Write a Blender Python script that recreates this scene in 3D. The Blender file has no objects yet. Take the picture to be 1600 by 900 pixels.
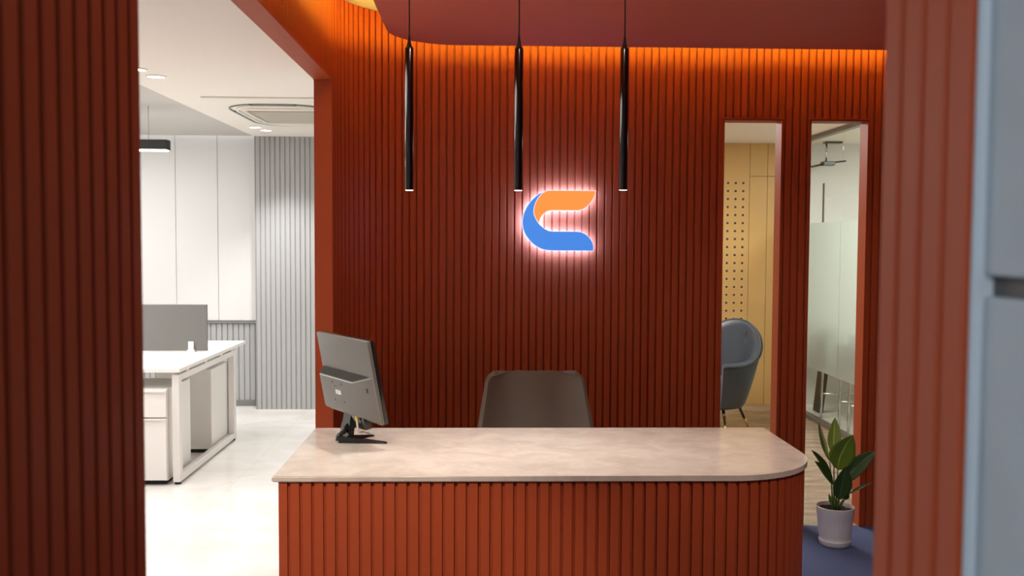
import bpy, bmesh, math, random
from math import sin, cos, pi, atan, radians, sqrt
from mathutils import Vector, Matrix

random.seed(7)
S = bpy.context.scene
COL = S.collection

# ------------------------------------------------------------------ camera
H = 1.58
th, ph, rho = atan(47 / 1500), atan(75 / 1500), 0.005
F = Vector((sin(th) * cos(ph), cos(th) * cos(ph), -sin(ph)))
R0 = Vector((cos(th), -sin(th), 0.0))
U0 = R0.cross(F)
Rv = R0 * cos(rho) + U0 * sin(rho)
Uv = U0 * cos(rho) - R0 * sin(rho)
cam = bpy.data.cameras.new('camera')
camo = bpy.data.objects.new('camera', cam)
COL.objects.link(camo)
m = Matrix((Rv, Uv, -F)).transposed().to_4x4()
m.translation = Vector((0, 0, H))
camo.matrix_world = m
cam.sensor_width = 36.0
cam.lens = 36.0 * 1500 / 1600
cam.clip_start = 0.02
cam.dof.use_dof = True
cam.dof.focus_distance = 4.2
cam.dof.aperture_fstop = 5.0
S.camera = camo

# ------------------------------------------------------------------ world, exposure
S.view_settings.view_transform = 'Standard'
S.view_settings.look = 'None'
S.view_settings.exposure = 0.0
S.view_settings.gamma = 1.0
S.view_settings.use_curve_mapping = False
W = bpy.data.worlds.new('world')
S.world = W
W.use_nodes = True
W.node_tree.nodes['Background'].inputs[0].default_value = (0.87, 0.93, 1.0, 1)
W.node_tree.nodes['Background'].inputs[1].default_value = 0.20
try:
    S.cycles.use_denoising = True
    S.cycles.sample_clamp_indirect = 6.0
    S.cycles.max_bounces = 10
    S.cycles.diffuse_bounces = 6
except Exception:
    pass


def area(name, loc, target, size, power, color, size_y=None, spread=180):
    l = bpy.data.lights.new(name, 'AREA')
    l.energy = power
    l.color = color
    l.spread = radians(spread)
    if size_y:
        l.shape = 'RECTANGLE'
        l.size = size
        l.size_y = size_y
    else:
        l.shape = 'SQUARE'
        l.size = size
    o = bpy.data.objects.new(name, l)
    COL.objects.link(o)
    o.location = loc
    d = Vector(target) - Vector(loc)
    o.rotation_euler = d.to_track_quat('-Z', 'Y').to_euler()
    return o


def spot(name, loc, target, power, color, angle=90, blend=0.6, radius=0.02):
    l = bpy.data.lights.new(name, 'SPOT')
    l.energy = power
    l.color = color
    l.spot_size = radians(angle)
    l.spot_blend = blend
    l.shadow_soft_size = radius
    o = bpy.data.objects.new(name, l)
    COL.objects.link(o)
    o.location = loc
    d = Vector(target) - Vector(loc)
    o.rotation_euler = d.to_track_quat('-Z', 'Y').to_euler()
    return o


WARM = (1.0, 0.86, 0.72)
NEUT = (1.0, 0.98, 0.955)
COOL = (0.66, 0.84, 1.0)
# unseen area lamps added over the white office floor to brighten it
area('office_fill', (-2.7, 4.2, 2.50), (-2.7, 4.2, 0), 1.8, 76, NEUT, 3.4)
area('office_fill', (-3.5, 6.9, 2.50), (-3.5, 6.9, 0), 0.9, 78, NEUT, 2.6)
# ceiling lights of the room behind the slatted wall
area('lounge_light', (1.2, 7.2, 2.50), (1.2, 7.2, 0), 1.2, 92, (1.0, 0.91, 0.82), 1.6)
area('meeting_light', (4.1, 7.0, 2.50), (4.1, 7.0, 0), 1.2, 62, (0.95, 1.0, 0.96), 2.0)
# unseen lamp added behind the camera for cool light on pilaster and concrete
area('lobby_fill', (-1.5, -1.8, 2.5), (0.5, 1.2, 1.2), 1.2, 195, (0.72, 0.86, 1.0), 1.2)
# unseen spots added below the red ceiling to brighten desk, slats and plant
spot('reception_fill', (-0.5, 1.5, 2.56), (-0.75, 3.25, 0.0), 210, WARM, 56, 0.7, 0.05)
spot('reception_fill', (1.2, 1.5, 2.56), (1.2, 3.25, 0.0), 130, WARM, 56, 0.7, 0.05)
spot('reception_fill', (0.35, 1.7, 2.56), (-0.474, 0.95, 1.4), 15, WARM, 80, 0.9, 0.05)
spot('reception_fill', (0.3, 2.7, 2.56), (0.3, 4.9, 0.9), 16, WARM, 120, 0.9, 0.05)
spot('reception_fill', (1.75, 3.5, 2.56), (1.85, 4.6, 0), 42, WARM, 95, 0.9, 0.04)


# ------------------------------------------------------------------ materials
def mat(name, color, rough=0.5, metal=0.0, spec=0.5, emis=None, estr=0.0, coat=0.0, noise=0.0, nscale=6.0, bump=0.0, bscale=80.0, sheen=0.0):
    M = bpy.data.materials.new(name)
    M.use_nodes = True
    nt = M.node_tree
    b = nt.nodes['Principled BSDF']
    b.inputs['Base Color'].default_value = (*color, 1)
    b.inputs['Roughness'].default_value = rough
    b.inputs['Metallic'].default_value = metal
    b.inputs['Specular IOR Level'].default_value = spec
    b.inputs['Coat Weight'].default_value = coat
    b.inputs['Sheen Weight'].default_value = sheen
    if emis:
        b.inputs['Emission Color'].default_value = (*emis, 1)
        b.inputs['Emission Strength'].default_value = estr
    tc = nt.nodes.new('ShaderNodeTexCoord')
    if noise > 0:
        n = nt.nodes.new('ShaderNodeTexNoise')
        n.inputs['Scale'].default_value = nscale
        n.inputs['Detail'].default_value = 6
        r = nt.nodes.new('ShaderNodeMixRGB')
        r.blend_type = 'MIX'
        r.inputs[1].default_value = (*[c * (1 - noise) for c in color], 1)
        r.inputs[2].default_value = (*[min(1, c * (1 + noise)) for c in color], 1)
        nt.links.new(tc.outputs['Object'], n.inputs['Vector'])
        nt.links.new(n.outputs['Fac'], r.inputs[0])
        nt.links.new(r.outputs[0], b.inputs['Base Color'])
    if bump > 0:
        n2 = nt.nodes.new('ShaderNodeTexNoise')
        n2.inputs['Scale'].default_value = bscale
        n2.inputs['Detail'].default_value = 4
        bp = nt.nodes.new('ShaderNodeBump')
        bp.inputs['Strength'].default_value = bump
        bp.inputs['Distance'].default_value = 0.003
        nt.links.new(tc.outputs['Object'], n2.inputs['Vector'])
        nt.links.new(n2.outputs['Fac'], bp.inputs['Height'])
        nt.links.new(bp.outputs[0], b.inputs['Normal'])
    return M


def stone(name, c1, c2, vein, rough, scale=2.2, tile=None, vein_amt=0.35, stretch=(1, 1, 1), grout=(0.5, 0.46, 0.42)):
    M = bpy.data.materials.new(name)
    M.use_nodes = True
    nt = M.node_tree
    L = nt.links.new
    b = nt.nodes['Principled BSDF']
    b.inputs['Roughness'].default_value = rough
    tc = nt.nodes.new('ShaderNodeTexCoord')
    mp = nt.nodes.new('ShaderNodeMapping')
    mp.inputs['Scale'].default_value = stretch
    mp.inputs['Rotation'].default_value = (0, 0, 0.35)
    L(tc.outputs['Object'], mp.inputs['Vector'])
    n = nt.nodes.new('ShaderNodeTexNoise')
    n.inputs['Scale'].default_value = scale
    n.inputs['Detail'].default_value = 9
    n.inputs['Roughness'].default_value = 0.6
    n.inputs['Distortion'].default_value = 0.6
    L(mp.outputs[0], n.inputs['Vector'])
    cr = nt.nodes.new('ShaderNodeValToRGB')
    cr.color_ramp.elements[0].position = 0.35
    cr.color_ramp.elements[0].color = (*c1, 1)
    cr.color_ramp.elements[1].position = 0.66
    cr.color_ramp.elements[1].color = (*c2, 1)
    L(n.outputs['Fac'], cr.inputs[0])
    n2 = nt.nodes.new('ShaderNodeTexNoise')
    n2.inputs['Scale'].default_value = scale * 2.7
    n2.inputs['Detail'].default_value = 10
    n2.inputs['Distortion'].default_value = 1.5
    L(mp.outputs[0], n2.inputs['Vector'])
    v = nt.nodes.new('ShaderNodeValToRGB')
    v.color_ramp.elements[0].position = 0.60
    v.color_ramp.elements[0].color = (0, 0, 0, 1)
    v.color_ramp.elements[1].position = 0.72
    v.color_ramp.elements[1].color = (vein_amt, vein_amt, vein_amt, 1)
    L(n2.outputs['Fac'], v.inputs[0])
    mx = nt.nodes.new('ShaderNodeMixRGB')
    mx.inputs[2].default_value = (*vein, 1)
    L(v.outputs[0], mx.inputs[0])
    L(cr.outputs[0], mx.inputs[1])
    out = mx.outputs[0]
    if tile:
        bk = nt.nodes.new('ShaderNodeTexBrick')
        bk.offset = 0.0
        bk.inputs['Scale'].default_value = 1.0
        bk.inputs['Brick Width'].default_value = tile[0]
        bk.inputs['Row Height'].default_value = tile[1]
        bk.inputs['Mortar Size'].default_value = 0.0015
        bk.inputs['Color1'].default_value = (1, 1, 1, 1)
        bk.inputs['Color2'].default_value = (0.95, 0.95, 0.95, 1)
        bk.inputs['Mortar'].default_value = (*grout, 1)
        L(tc.outputs['Object'], bk.inputs['Vector'])
        mu = nt.nodes.new('ShaderNodeMixRGB')
        mu.blend_type = 'MULTIPLY'
        mu.inputs[0].default_value = 1.0
        L(out, mu.inputs[1])
        L(bk.outputs['Color'], mu.inputs[2])
        out = mu.outputs[0]
    L(out, b.inputs['Base Color'])
    return M


def emit(name, color, strength):
    M = bpy.data.materials.new(name)
    M.use_nodes = True
    nt = M.node_tree
    nt.nodes.remove(nt.nodes['Principled BSDF'])
    e = nt.nodes.new('ShaderNodeEmission')
    e.inputs[0].default_value = (*color, 1)
    e.inputs[1].default_value = strength
    nt.links.new(e.outputs[0], nt.nodes['Material Output'].inputs[0])
    return M


def glassmix(name, tint, frosted=False):
    M = bpy.data.materials.new(name)
    M.use_nodes = True
    nt = M.node_tree
    L = nt.links.new
    nt.nodes.remove(nt.nodes['Principled BSDF'])
    out = nt.nodes['Material Output']
    g = nt.nodes.new('ShaderNodeBsdfGlossy')
    g.inputs['Color'].default_value = (1, 1, 1, 1)
    g.inputs['Roughness'].default_value = 0.02
    if frosted:
        g.inputs['Roughness'].default_value = 0.25
        r = nt.nodes.new('ShaderNodeBsdfRefraction')
        r.inputs['Color'].default_value = (*tint, 1)
        r.inputs['Roughness'].default_value = 0.42
        r.inputs['IOR'].default_value = 1.12
        d = nt.nodes.new('ShaderNodeBsdfDiffuse')
        d.inputs[0].default_value = (0.68, 0.75, 0.72, 1)
        tr = nt.nodes.new('ShaderNodeBsdfTranslucent')
        tr.inputs[0].default_value = (0.76, 0.83, 0.82, 1)
        a = nt.nodes.new('ShaderNodeMixShader')
        a.inputs[0].default_value = 0.5
        L(d.outputs[0], a.inputs[1])
        L(tr.outputs[0], a.inputs[2])
        t = nt.nodes.new('ShaderNodeMixShader')
        t.inputs[0].default_value = 0.42
        L(r.outputs[0], t.inputs[1])
        L(a.outputs[0], t.inputs[2])
    else:
        t = nt.nodes.new('ShaderNodeBsdfTransparent')
        t.inputs[0].default_value = (*tint, 1)
    mx = nt.nodes.new('ShaderNodeMixShader')
    mx.inputs[0].default_value = 0.045
    L(t.outputs[0], mx.inputs[1])
    L(g.outputs[0], mx.inputs[2])
    L(mx.outputs[0], out.inputs[0])
    return M


RED = (0.39, 0.068, 0.021)
m_red = mat('terracotta_paint', RED, 0.5, spec=0.2, noise=0.06, nscale=3)
m_redc = mat('terracotta_ceiling', (0.60, 0.135, 0.088), 0.6, noise=0.04, nscale=2)
m_grey = mat('grey_slat_paint', (0.36, 0.36, 0.36), 0.5, noise=0.04, nscale=4)
m_greyd = mat('grey_edge', (0.17, 0.17, 0.17), 0.5)
m_white = mat('white_paint', (0.66, 0.658, 0.65), 0.55)
m_cream = mat('ceiling_paint', (0.80, 0.75, 0.69), 0.7)
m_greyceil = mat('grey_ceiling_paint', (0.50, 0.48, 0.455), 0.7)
m_marble = stone('cream_marble', (0.54, 0.475, 0.415), (0.66, 0.595, 0.53), (0.74, 0.66, 0.57), 0.13, 7.0, None, 0.5, (1, 1.15, 1))
m_floor = stone('pale_marble_tiles', (0.71, 0.685, 0.645), (0.85, 0.83, 0.80), (0.60, 0.55, 0.49), 0.14, 1.6, (0.8, 0.8), 0.25, (1, 1.5, 1), (0.8, 0.78, 0.75))
m_travert = stone('beige_stone_floor', (0.26, 0.195, 0.14), (0.46, 0.37, 0.28), (0.18, 0.125, 0.085), 0.22, 3.0, (0.6, 1.2), 0.6, (0.8, 3.5, 1), (0.7, 0.66, 0.6))
m_carpet = mat('navy_carpet', (0.07, 0.105, 0.24), 0.95, noise=0.5, nscale=160, bump=0.6, bscale=300)
m_gold = mat('golden_panel', (0.54, 0.345, 0.125), 0.38, noise=0.14, nscale=1.8)
m_golde = mat('panel_seam', (0.26, 0.15, 0.05), 0.6)
m_hole = mat('hole_dark', (0.05, 0.035, 0.025), 0.7)
m_holer = mat('hole_rim', (0.60, 0.42, 0.19), 0.3)
m_concrete = mat('cool_concrete', (0.42, 0.49, 0.52), 0.75, noise=0.22, nscale=5, bump=0.4, bscale=40)
m_concedge = mat('concrete_edge', (0.50, 0.51, 0.51), 0.7)
m_black = mat('black_lacquer', (0.004, 0.004, 0.005), 0.09, spec=0.9)
m_cord = mat('black_cord', (0.008, 0.008, 0.008), 0.6)
m_mon = mat('monitor_plastic', (0.13, 0.12, 0.108), 0.38, spec=0.5)
m_mond = mat('monitor_black', (0.012, 0.012, 0.012), 0.2, spec=0.6)
m_slopeshade = mat('slope_shade', (0.045, 0.040, 0.035), 0.8, spec=0.1)  # shade painted onto the upper slope of the monitor housing
m_screen = mat('dark_screen', (0.01, 0.01, 0.012), 0.12)
m_label = mat('paper_label', (0.82, 0.82, 0.80), 0.6)
m_yellow = mat('gold_connector', (0.65, 0.50, 0.12), 0.35)
m_cable = mat('pale_cable', (0.62, 0.60, 0.52), 0.5)
m_chairb = mat('taupe_leather', (0.145, 0.113, 0.088), 0.5, noise=0.08, nscale=8)
m_chrome = mat('chrome', (0.62, 0.63, 0.64), 0.18, metal=1.0)
m_desk = mat('white_laminate', (0.80, 0.78, 0.75), 0.35)
m_deskm = mat('white_steel', (0.74, 0.72, 0.69), 0.4)
m_screenf = mat('grey_screen_fabric', (0.175, 0.172, 0.165), 0.9, bump=0.2, bscale=500)
m_rubber = mat('dark_rubber', (0.02, 0.02, 0.02), 0.8)
m_velvet = mat('blue_grey_leather', (0.030, 0.043, 0.060), 0.33, noise=0.12, nscale=7, sheen=0.1)
m_gilt = mat('brass', (0.62, 0.43, 0.15), 0.25, metal=1.0)
m_pot = mat('white_ceramic', (0.66, 0.66, 0.68), 0.32)
m_soil = mat('dark_soil', (0.035, 0.018, 0.009), 1.0, noise=0.7, nscale=60, bump=1.0, bscale=90)
m_stem = mat('green_stem', (0.10, 0.20, 0.035), 0.5)
m_ac = mat('cassette_plastic', (0.78, 0.74, 0.67), 0.45)
m_acg = mat('cassette_grille', (0.50, 0.46, 0.385), 0.6)
m_dark = mat('dark_slot', (0.10, 0.095, 0.085), 0.7)
m_rail = mat('grey_metal_rail', (0.20, 0.20, 0.19), 0.35, metal=0.6)
m_glass = glassmix('clear_glass', (0.95, 0.975, 0.955))
m_frost = glassmix('frosted_glass', (0.90, 0.94, 0.92), True)
m_tabletop = mat('pale_wood_top', (0.66, 0.56, 0.42), 0.4, noise=0.08)
m_meshg = mat('grey_green_mesh', (0.18, 0.22, 0.20), 0.7)
m_shell = mat('white_seat', (0.72, 0.74, 0.74), 0.4)
m_warmled = emit('amber_led', (1.0, 0.82, 0.06), 80.0)
m_coveled = emit('white_led', (1.0, 0.98, 0.96), 7.5)
m_lamp = emit('lamp_glow', (1.0, 0.93, 0.82), 9.0)
m_halo = emit('halo_glow', (0.17, 0.38, 1.0), 85.0)
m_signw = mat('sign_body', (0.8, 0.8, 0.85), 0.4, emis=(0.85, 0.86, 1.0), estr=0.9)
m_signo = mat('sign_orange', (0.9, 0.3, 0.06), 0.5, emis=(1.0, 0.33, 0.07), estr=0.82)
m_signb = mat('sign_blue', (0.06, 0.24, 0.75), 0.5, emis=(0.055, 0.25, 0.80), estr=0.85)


def leafmat(name, c1, c2, edge=None):
    M = bpy.data.materials.new(name)
    M.use_nodes = True
    nt = M.node_tree
    L = nt.links.new
    b = nt.nodes['Principled BSDF']
    b.inputs['Roughness'].default_value = 0.38
    tc = nt.nodes.new('ShaderNodeTexCoord')
    sx = nt.nodes.new('ShaderNodeSeparateXYZ')
    L(tc.outputs['UV'], sx.inputs[0])
    # side veins: stripes slanting away from the midrib
    ab = nt.nodes.new('ShaderNodeMath'); ab.operation = 'SUBTRACT'; ab.inputs[1].default_value = 0.5
    L(sx.outputs[0], ab.inputs[0])
    a2 = nt.nodes.new('ShaderNodeMath'); a2.operation = 'ABSOLUTE'
    L(ab.outputs[0], a2.inputs[0])
    mm = nt.nodes.new('ShaderNodeMath'); mm.operation = 'MULTIPLY_ADD'; mm.inputs[1].default_value = -0.7
    L(a2.outputs[0], mm.inputs[0])
    L(sx.outputs[1], mm.inputs[2])
    si = nt.nodes.new('ShaderNodeMath'); si.operation = 'MULTIPLY'; si.inputs[1].default_value = 75.0
    L(mm.outputs[0], si.inputs[0])
    sn = nt.nodes.new('ShaderNodeMath'); sn.operation = 'SINE'
    L(si.outputs[0], sn.inputs[0])
    cr = nt.nodes.new('ShaderNodeValToRGB')
    cr.color_ramp.elements[0].position = 0.2
    cr.color_ramp.elements[0].color = (*c1, 1)
    cr.color_ramp.elements[1].position = 1.0
    cr.color_ramp.elements[1].color = (*c2, 1)
    L(sn.outputs[0], cr.inputs[0])
    mr = nt.nodes.new('ShaderNodeValToRGB')
    mr.color_ramp.elements[0].position = 0.0
    mr.color_ramp.elements[0].color = (*[min(1, c * 2.0) for c in c2], 1)
    mr.color_ramp.elements[1].position = 0.035
    mr.color_ramp.elements[1].color = (0, 0, 0, 1)
    L(a2.outputs[0], mr.inputs[0])
    ad = nt.nodes.new('ShaderNodeMixRGB'); ad.blend_type = 'ADD'; ad.inputs[0].default_value = 0.7
    L(cr.outputs[0], ad.inputs[1]); L(mr.outputs[0], ad.inputs[2])
    out = ad.outputs[0]
    if edge:
        er = nt.nodes.new('ShaderNodeValToRGB')
        er.color_ramp.elements[0].position = 0.22
        er.color_ramp.elements[0].color = (0, 0, 0, 1)
        er.color_ramp.elements[1].position = 0.36
        er.color_ramp.elements[1].color = (1, 1, 1, 1)
        L(a2.outputs[0], er.inputs[0])
        mx = nt.nodes.new('ShaderNodeMixRGB'); mx.inputs[2].default_value = (*edge, 1)
        L(er.outputs[0], mx.inputs[0]); L(out, mx.inputs[1])
        out = mx.outputs[0]
    L(out, b.inputs['Base Color'])
    tr = nt.nodes.new('ShaderNodeBsdfTranslucent')
    L(out, tr.inputs[0])
    ms = nt.nodes.new('ShaderNodeMixShader'); ms.inputs[0].default_value = 0.25
    L(b.outputs[0], ms.inputs[1]); L(tr.outputs[0], ms.inputs[2])
    L(ms.outputs[0], nt.nodes['Material Output'].inputs[0])
    return M


m_leaf = leafmat('leaf_green', (0.17, 0.30, 0.03), (0.25, 0.42, 0.06))
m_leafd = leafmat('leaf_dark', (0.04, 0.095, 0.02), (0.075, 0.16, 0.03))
m_leafy = leafmat('leaf_lime', (0.34, 0.50, 0.10), (0.46, 0.60, 0.18))
m_leafv = leafmat('leaf_edged', (0.14, 0.27, 0.03), (0.20, 0.34, 0.05), (0.62, 0.68, 0.38))


# ------------------------------------------------------------------ object helpers
def obj(name, bm, m, parent=None, loc=None, smooth=False, rot=None):
    me = bpy.data.meshes.new(name)
    bmesh.ops.recalc_face_normals(bm, faces=bm.faces)
    bm.to_mesh(me)
    bm.free()
    for x in (m if isinstance(m, (list, tuple)) else [m]):
        me.materials.append(x)
    if smooth:
        for p in me.polygons:
            p.use_smooth = True
    o = bpy.data.objects.new(name, me)
    COL.objects.link(o)
    if parent:
        o.parent = parent
    if loc:
        o.location = loc
    if rot:
        o.rotation_euler = rot
    return o


def autosmooth(o, deg=35):
    me = o.data
    for p in me.polygons:
        p.use_smooth = True
    bm = bmesh.new()
    bm.from_mesh(me)
    for e in bm.edges:
        if len(e.link_faces) == 2 and e.calc_face_angle(0) > radians(deg):
            e.smooth = False
    bm.to_mesh(me)
    bm.free()
    return o


def tag(o, label=None, cat=None, group=None, kind=None):
    if label: o['label'] = label
    if cat: o['category'] = cat
    if group: o['group'] = group
    if kind: o['kind'] = kind
    return o


def struct(o, label=None):
    o['kind'] = 'structure'
    if label: o['label'] = label
    return o


def thing(name, label, cat, loc=(0, 0, 0), rz=0.0, group=None):
    o = bpy.data.objects.new(name, None)
    COL.objects.link(o)
    o.empty_display_size = 0.1
    o.location = loc
    o.rotation_euler = (0, 0, rz)
    return tag(o, label, cat, group)


def copy_tree(o, parent=None):
    c = o.copy()
    COL.objects.link(c)
    c.parent = parent
    for ch in o.children:
        copy_tree(ch, c)
    return c


def box(bm, x0, x1, y0, y1, z0, z1, bev=0.0, mi=0):
    vs = [bm.verts.new(p) for p in ((x0, y0, z0), (x1, y0, z0), (x1, y1, z0), (x0, y1, z0), (x0, y0, z1), (x1, y0, z1), (x1, y1, z1), (x0, y1, z1))]
    fs = []
    for i in ((0, 3, 2, 1), (4, 5, 6, 7), (0, 1, 5, 4), (1, 2, 6, 5), (2, 3, 7, 6), (3, 0, 4, 7)):
        f = bm.faces.new([vs[k] for k in i])
        f.material_index = mi
        fs.append(f)
    if bev:
        es = list({e for f in fs for e in f.edges})
        bmesh.ops.bevel(bm, geom=es, offset=bev, segments=2, affect='EDGES', profile=0.6)
    return bm


def B(*a, **k):
    bm = bmesh.new()
    return box(bm, *a, **k)


def extrude_poly(bm, pts, z0, z1, mi=0, axis='z'):
    """closed outline (2D) extruded between two levels along an axis"""
    def P(p, z):
        if axis == 'z': return (p[0], p[1], z)
        if axis == 'y': return (p[0], z, p[1])
        return (z, p[0], p[1])
    a = [bm.verts.new(P(p, z0)) for p in pts]
    b = [bm.verts.new(P(p, z1)) for p in pts]
    n = len(pts)
    fs = [bm.faces.new(a), bm.faces.new(list(reversed(b)))]
    for i in range(n):
        fs.append(bm.faces.new((a[i], a[(i + 1) % n], b[(i + 1) % n], b[i])))
    for f in fs: f.material_index = mi
    return fs


def tube(bm, pts, r, n=10, mi=0, cap=True, closed=False):
    pts = [Vector(p) for p in pts]
    rs = r if isinstance(r, (list, tuple)) else [r] * len(pts)
    rings = []
    N = len(pts)
    prev = None
    for i, p in enumerate(pts):
        if closed:
            t = (pts[(i + 1) % N] - pts[i - 1]).normalized()
        else:
            t = (pts[min(i + 1, N - 1)] - pts[max(i - 1, 0)]).normalized()
        if prev is None:
            up = Vector((0, 0, 1)) if abs(t.z) < 0.9 else Vector((1, 0, 0))
            a = t.cross(up).normalized()
        else:
            a = (prev - t * prev.dot(t)).normalized()
        prev = a
        b = t.cross(a)
        rings.append([bm.verts.new(p + (a * cos(2 * pi * k / n) + b * sin(2 * pi * k / n)) * rs[i]) for k in range(n)])
    for i in range(N if closed else N - 1):
        A, Bq = rings[i], rings[(i + 1) % N]
        for k in range(n):
            f = bm.faces.new((A[k], A[(k + 1) % n], Bq[(k + 1) % n], Bq[k]))
            f.material_index = mi
            f.smooth = True
    if cap and not closed:
        bm.faces.new(rings[0]).material_index = mi
        bm.faces.new(list(reversed(rings[-1]))).material_index = mi
    return bm


def lathe(bm, prof, n=40, c=(0, 0), mi=0, flute=None):
    rings = []
    for (r, z) in prof:
        ring = []
        for k in range(n):
            a = 2 * pi * k / n
            rr = r * (flute(a, z) if flute else 1)
            ring.append(bm.verts.new((c[0] + rr * cos(a), c[1] + rr * sin(a), z)))
        rings.append(ring)
    for A, Bq in zip(rings, rings[1:]):
        for k in range(n):
            f = bm.faces.new((A[k], A[(k + 1) % n], Bq[(k + 1) % n], Bq[k]))
            f.material_index = mi
    bm.faces.new(list(reversed(rings[0]))).material_index = mi
    bm.faces.new(rings[-1]).material_index = mi
    return bm


def arc(cx, cy, r, a0, a1, n):
    return [(cx + r * cos(a0 + (a1 - a0) * i / n), cy + r * sin(a0 + (a1 - a0) * i / n)) for i in range(n + 1)]


class Path:
    """plan path; the viewer's side is to the RIGHT of travel"""
    def __init__(self, pts):
        self.p = [Vector((a, b)) for a, b in pts]
        self.s = [0.0]
        for a, b in zip(self.p, self.p[1:]):
            self.s.append(self.s[-1] + (b - a).length)
        self.seg = [(b - a).normalized() for a, b in zip(self.p, self.p[1:])]

    def at(self, s, off=0.0):
        i = 0
        while i < len(self.seg) - 1 and s > self.s[i + 1]:
            i += 1
        t = self.seg[i]
        p = self.p[i] + t * (s - self.s[i])
        return self._o(i, s, p, off)

    def _o(self, i, s, p, off):
        t = self.seg[i]
        # mitred normal near a vertex
        for j in (i, i + 1):
            if 0 < j < len(self.p) - 1 and abs(s - self.s[j]) < 1e-6:
                t0, t1 = self.seg[j - 1], self.seg[j]
                n = Vector((t0.y, -t0.x)) + Vector((t1.y, -t1.x))
                n.normalize()
                c = max(0.3, n.dot(Vector((t1.y, -t1.x))))
                return p + n * (off / c)
        n = Vector((t.y, -t.x))
        # smooth the normal over gently curved runs
        L = self.s[i + 1] - self.s[i]
        f = (s - self.s[i]) / L
        nn = n.copy()
        if f < 0.5 and i > 0 and self.seg[i - 1].dot(t) > 0.97:
            m_ = Vector((self.seg[i - 1].y, -self.seg[i - 1].x))
            nn = n * (0.5 + f) + m_ * (0.5 - f)
        elif f >= 0.5 and i < len(self.seg) - 1 and self.seg[i + 1].dot(t) > 0.97:
            m_ = Vector((self.seg[i + 1].y, -self.seg[i + 1].x))
            nn = n * (1.5 - f) + m_ * (f - 0.5)
        nn.normalize()
        return p + nn * off

    def near(self, X=None, Y=None):
        for i in range(len(self.seg)):
            a, b = self.p[i], self.p[i + 1]
            if X is not None and (a.x - X) * (b.x - X) <= 0 and abs(a.x - b.x) > 1e-9:
                return self.s[i] + (b - a).length * (X - a.x) / (b.x - a.x)
            if Y is not None and (a.y - Y) * (b.y - Y) <= 0 and abs(a.y - b.y) > 1e-9:
                return self.s[i] + (b - a).length * (Y - a.y) / (b.y - a.y)


def slat_strip(bm, path, s0, s1, z0, z1, pitch, groove, depth, thick, ch=0.0016, phase=0.0):
    prof = []
    k = math.floor((s0 - phase) / pitch) - 1
    while k * pitch + phase < s1:
        b = k * pitch + phase
        prof += [(b, -depth), (b + groove, -depth), (b + groove + 0.0004, -ch), (b + groove + ch, 0.0), (b + pitch - ch, 0.0), (b + pitch - 0.0004, -ch)]
        k += 1
    for v in path.s:      # keep corners
        ph_ = (v - phase) % pitch
        off = -depth if ph_ < groove else 0.0
        if min(abs(v - q[0]) for q in prof) > 0.0005:
            prof.append((v, off))
    prof.sort()

    def offat(s):
        ph_ = (s - phase) % pitch
        return -depth if ph_ < groove else 0.0
    pr = [q for q in prof if s0 + 1e-5 < q[0] < s1 - 1e-5]
    pr = [(s0, offat(s0 + 1e-4))] + pr + [(s1, offat(s1 - 1e-4))]
    F0, F1, K0, K1 = [], [], [], []
    for s, o in pr:
        p = path.at(s, o)
        q = path.at(s, -thick)
        F0.append(bm.verts.new((p.x, p.y, z0))); F1.append(bm.verts.new((p.x, p.y, z1)))
        K0.append(bm.verts.new((q.x, q.y, z0))); K1.append(bm.verts.new((q.x, q.y, z1)))
    for i in range(len(pr) - 1):
        bm.faces.new((F0[i], F0[i + 1], F1[i + 1], F1[i]))
        bm.faces.new((K0[i + 1], K0[i], K1[i], K1[i + 1]))
        bm.faces.new((F1[i], F1[i + 1], K1[i + 1], K1[i]))
        bm.faces.new((F0[i + 1], F0[i], K0[i], K0[i + 1]))
    bm.faces.new((F0[0], F1[0], K1[0], K0[0]))
    bm.faces.new((F0[-1], K0[-1], K1[-1], F1[-1]))


# ================================================================== STRUCTURE
XS, YB, RR = -0.72, 5.20, 0.60          # side wall plane, back wall plane, corner radius
ZO, ZW, ZU, ZP = 2.345, 2.235, 2.755, 2.57
wpath = Path([(XS, 1.36), (XS, YB - RR)] + arc(XS + RR, YB - RR, RR, pi, pi / 2, 28)[1:] + [(3.0, YB)])
PIT, GRV, DEP = 0.0408, 0.0085, 0.012
W1, W2 = (1.309, 1.624), (1.784, 2.098)
phs = wpath.near(X=W1[0]) % PIT + 0.003
s_j = wpath.near(Y=4.67)
sx = lambda X: wpath.near(X=X)
TW = 0.10
bm = bmesh.new()
slat_strip(bm, wpath, s_j, sx(W1[0]), 0, ZO, PIT, GRV, DEP, 0.08, phase=phs)
slat_strip(bm, wpath, sx(W1[1]), sx(W2[0]), 0, ZW, PIT, GRV, DEP, TW, phase=phs)
slat_strip(bm, wpath, sx(W2[1]), sx(3.0) - 0.001, 0, ZW, PIT, GRV, DEP, TW, phase=phs)
slat_strip(bm, wpath, sx(W1[0]), sx(3.0) - 0.001, ZW, ZO, PIT, GRV, DEP, TW, phase=phs)
slat_strip(bm, wpath, s_j, sx(3.0) - 0.001, ZO, ZU, PIT, GRV, DEP, TW, phase=phs)
struct(obj('wall_back', bm, m_red), 'terracotta vertical-slat wall curving round behind the reception desk')
bm = bmesh.new()
slat_strip(bm, wpath, 0.0, s_j, ZO, ZU, PIT, GRV, DEP, 0.08, phase=phs)
struct(obj('wall_left', bm, m_red), 'terracotta slatted band above the wide opening to the white office')
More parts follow.
